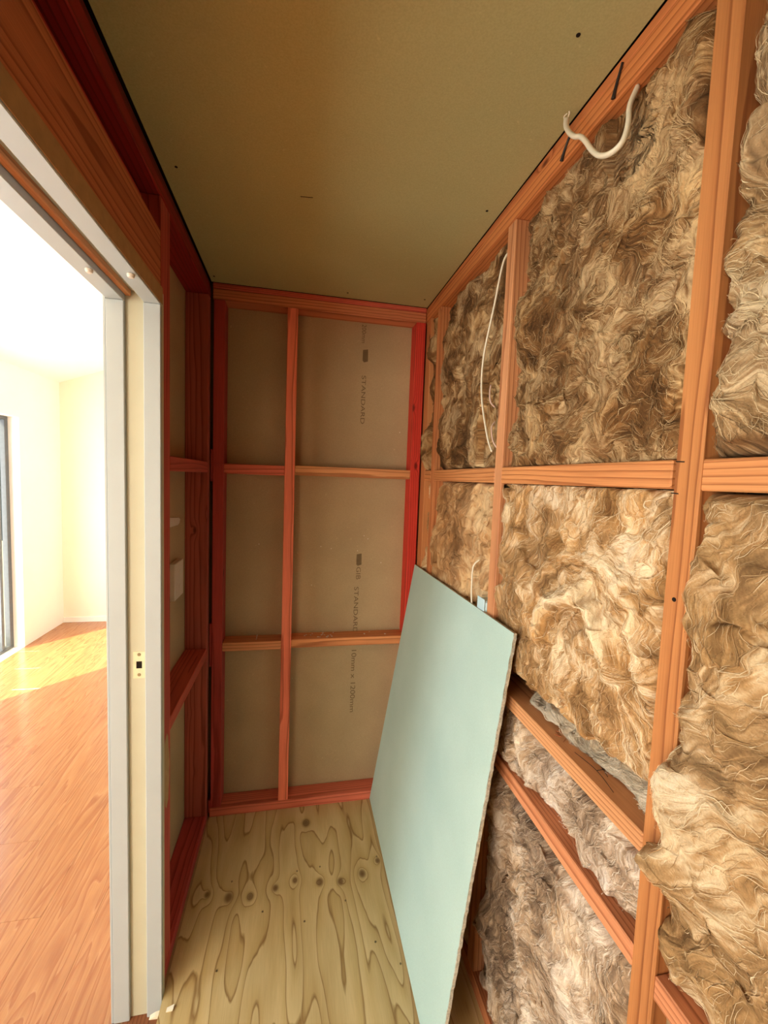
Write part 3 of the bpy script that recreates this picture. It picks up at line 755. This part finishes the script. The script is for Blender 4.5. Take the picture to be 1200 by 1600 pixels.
def wall_with_openings(name, x0, x1, y0, y1, z0, z1, ops, mat):
    parts = []; y = y0
    for a, b, c, d in ops:
        parts.append((x0, x1, y, a, z0, z1))
        if c > z0: parts.append((x0, x1, a, b, z0, c))
        parts.append((x0, x1, a, b, d, z1)); y = b
    parts.append((x0, x1, y, y1, z0, z1))
    return structure(boxes(name, parts, mat))
wall_with_openings('wall_outer', XW-.11, XW, -3.3, YW+.1, ZF-.2, 2.462, [(-2.70, -.70, ZF, 2.06), (.16, 1.24, ZF, 2.06), (2.80, 4.37, ZF, 2.02)], M['wallpaint'])
structure(box('wall_far', XW-.1, -.475, YW, YW+.1, ZF-.2, 3.4, M['farpaint']))
structure(box('wall_entry', XW-.1, -.475, -3.4, -3.3, ZF-.2, 3.4, M['wallpaint']))
structure(boxes('wall_inner', [(-.486, -.4755, -3.3, -.43, ZF, 3.3), (-.486, -.4755, 1.318, YW, ZF, 3.3), (-.500, -.466, -.43, 1.316, 2.09, 3.3)], M['wallpaint']))
structure(box('wall_inner_block', -.470, -.30, -3.3, YW, H+.13, 3.5, M['wallpaint']))
bm = bmesh.new()                                       # raked ceiling rising towards the closet
def rz(x): return 2.456+.385*(x-XW)
vs = []
for x, t in ((XW-.12, 0), (-.40, 0), (-.40, .05), (XW-.12, .05)):
    for y in (-3.4, YW+.1): vs.append(bm.verts.new((x, y, rz(x)+t)))
for q in ((0, 1, 3, 2), (2, 3, 5, 4), (4, 5, 7, 6), (6, 7, 1, 0), (0, 2, 4, 6), (1, 7, 5, 3)): bm.faces.new([vs[i] for i in q])
bmesh.ops.recalc_face_normals(bm, faces=bm.faces)
me = bpy.data.meshes.new('ceiling'); bm.to_mesh(me); bm.free(); structure(link('ceiling', me, M['ceilpaint']))
structure(box('baseboard_far', XW, -.49, YW-.012, YW-.0005, ZF, ZF+.055, M['wallpaint'], None, .001))
structure(box('baseboard_outer', XW+.0005, XW+.012, 1.25, 2.79, ZF, ZF+.055, M['wallpaint'], None, .001))
def window(name, y0, y1, z1, stiles):
    w_ = bpy.data.objects.new(name, None); COL.objects.link(w_); structure(w_)
    xo = XW-.105
    for a, b in stiles: box('stile', xo-.02, xo+.02, a, b, ZF+.02, z1-.03, M['dark_metal'], w_, .002)
    box('rail', xo-.02, xo+.02, y0, y1, z1-.03, z1, M['dark_metal'], w_, .002)
    box('rail', xo-.02, xo+.02, y0, y1, ZF, ZF+.03, M['dark_metal'], w_, .002)
    ss = sorted(stiles)
    for (a, b), (c, d) in zip(ss, ss[1:]):
        if c-b > .2: box('pane', xo-.003, xo+.003, b, c, ZF+.03, z1-.03, M['glass'], w_)
    return w_
window('window_1', 2.80, 4.37, 2.02, [(2.80, 2.83), (4.215, 4.25), (4.325, 4.37)])
window('unseen_window_2', .16, 1.24, 2.06, [(.16, .20), (1.20, 1.24)])  # out of view, placed to account for the right wall's light
window('unseen_window_3', -2.70, -.70, 2.06, [(-2.70, -2.65), (-1.73, -1.67), (-.75, -.70)])  # out of view, added for the light on the back wall
structure(box('ground', -14, XW-.12, -10, 12, -.35, -.25, M['ground']))
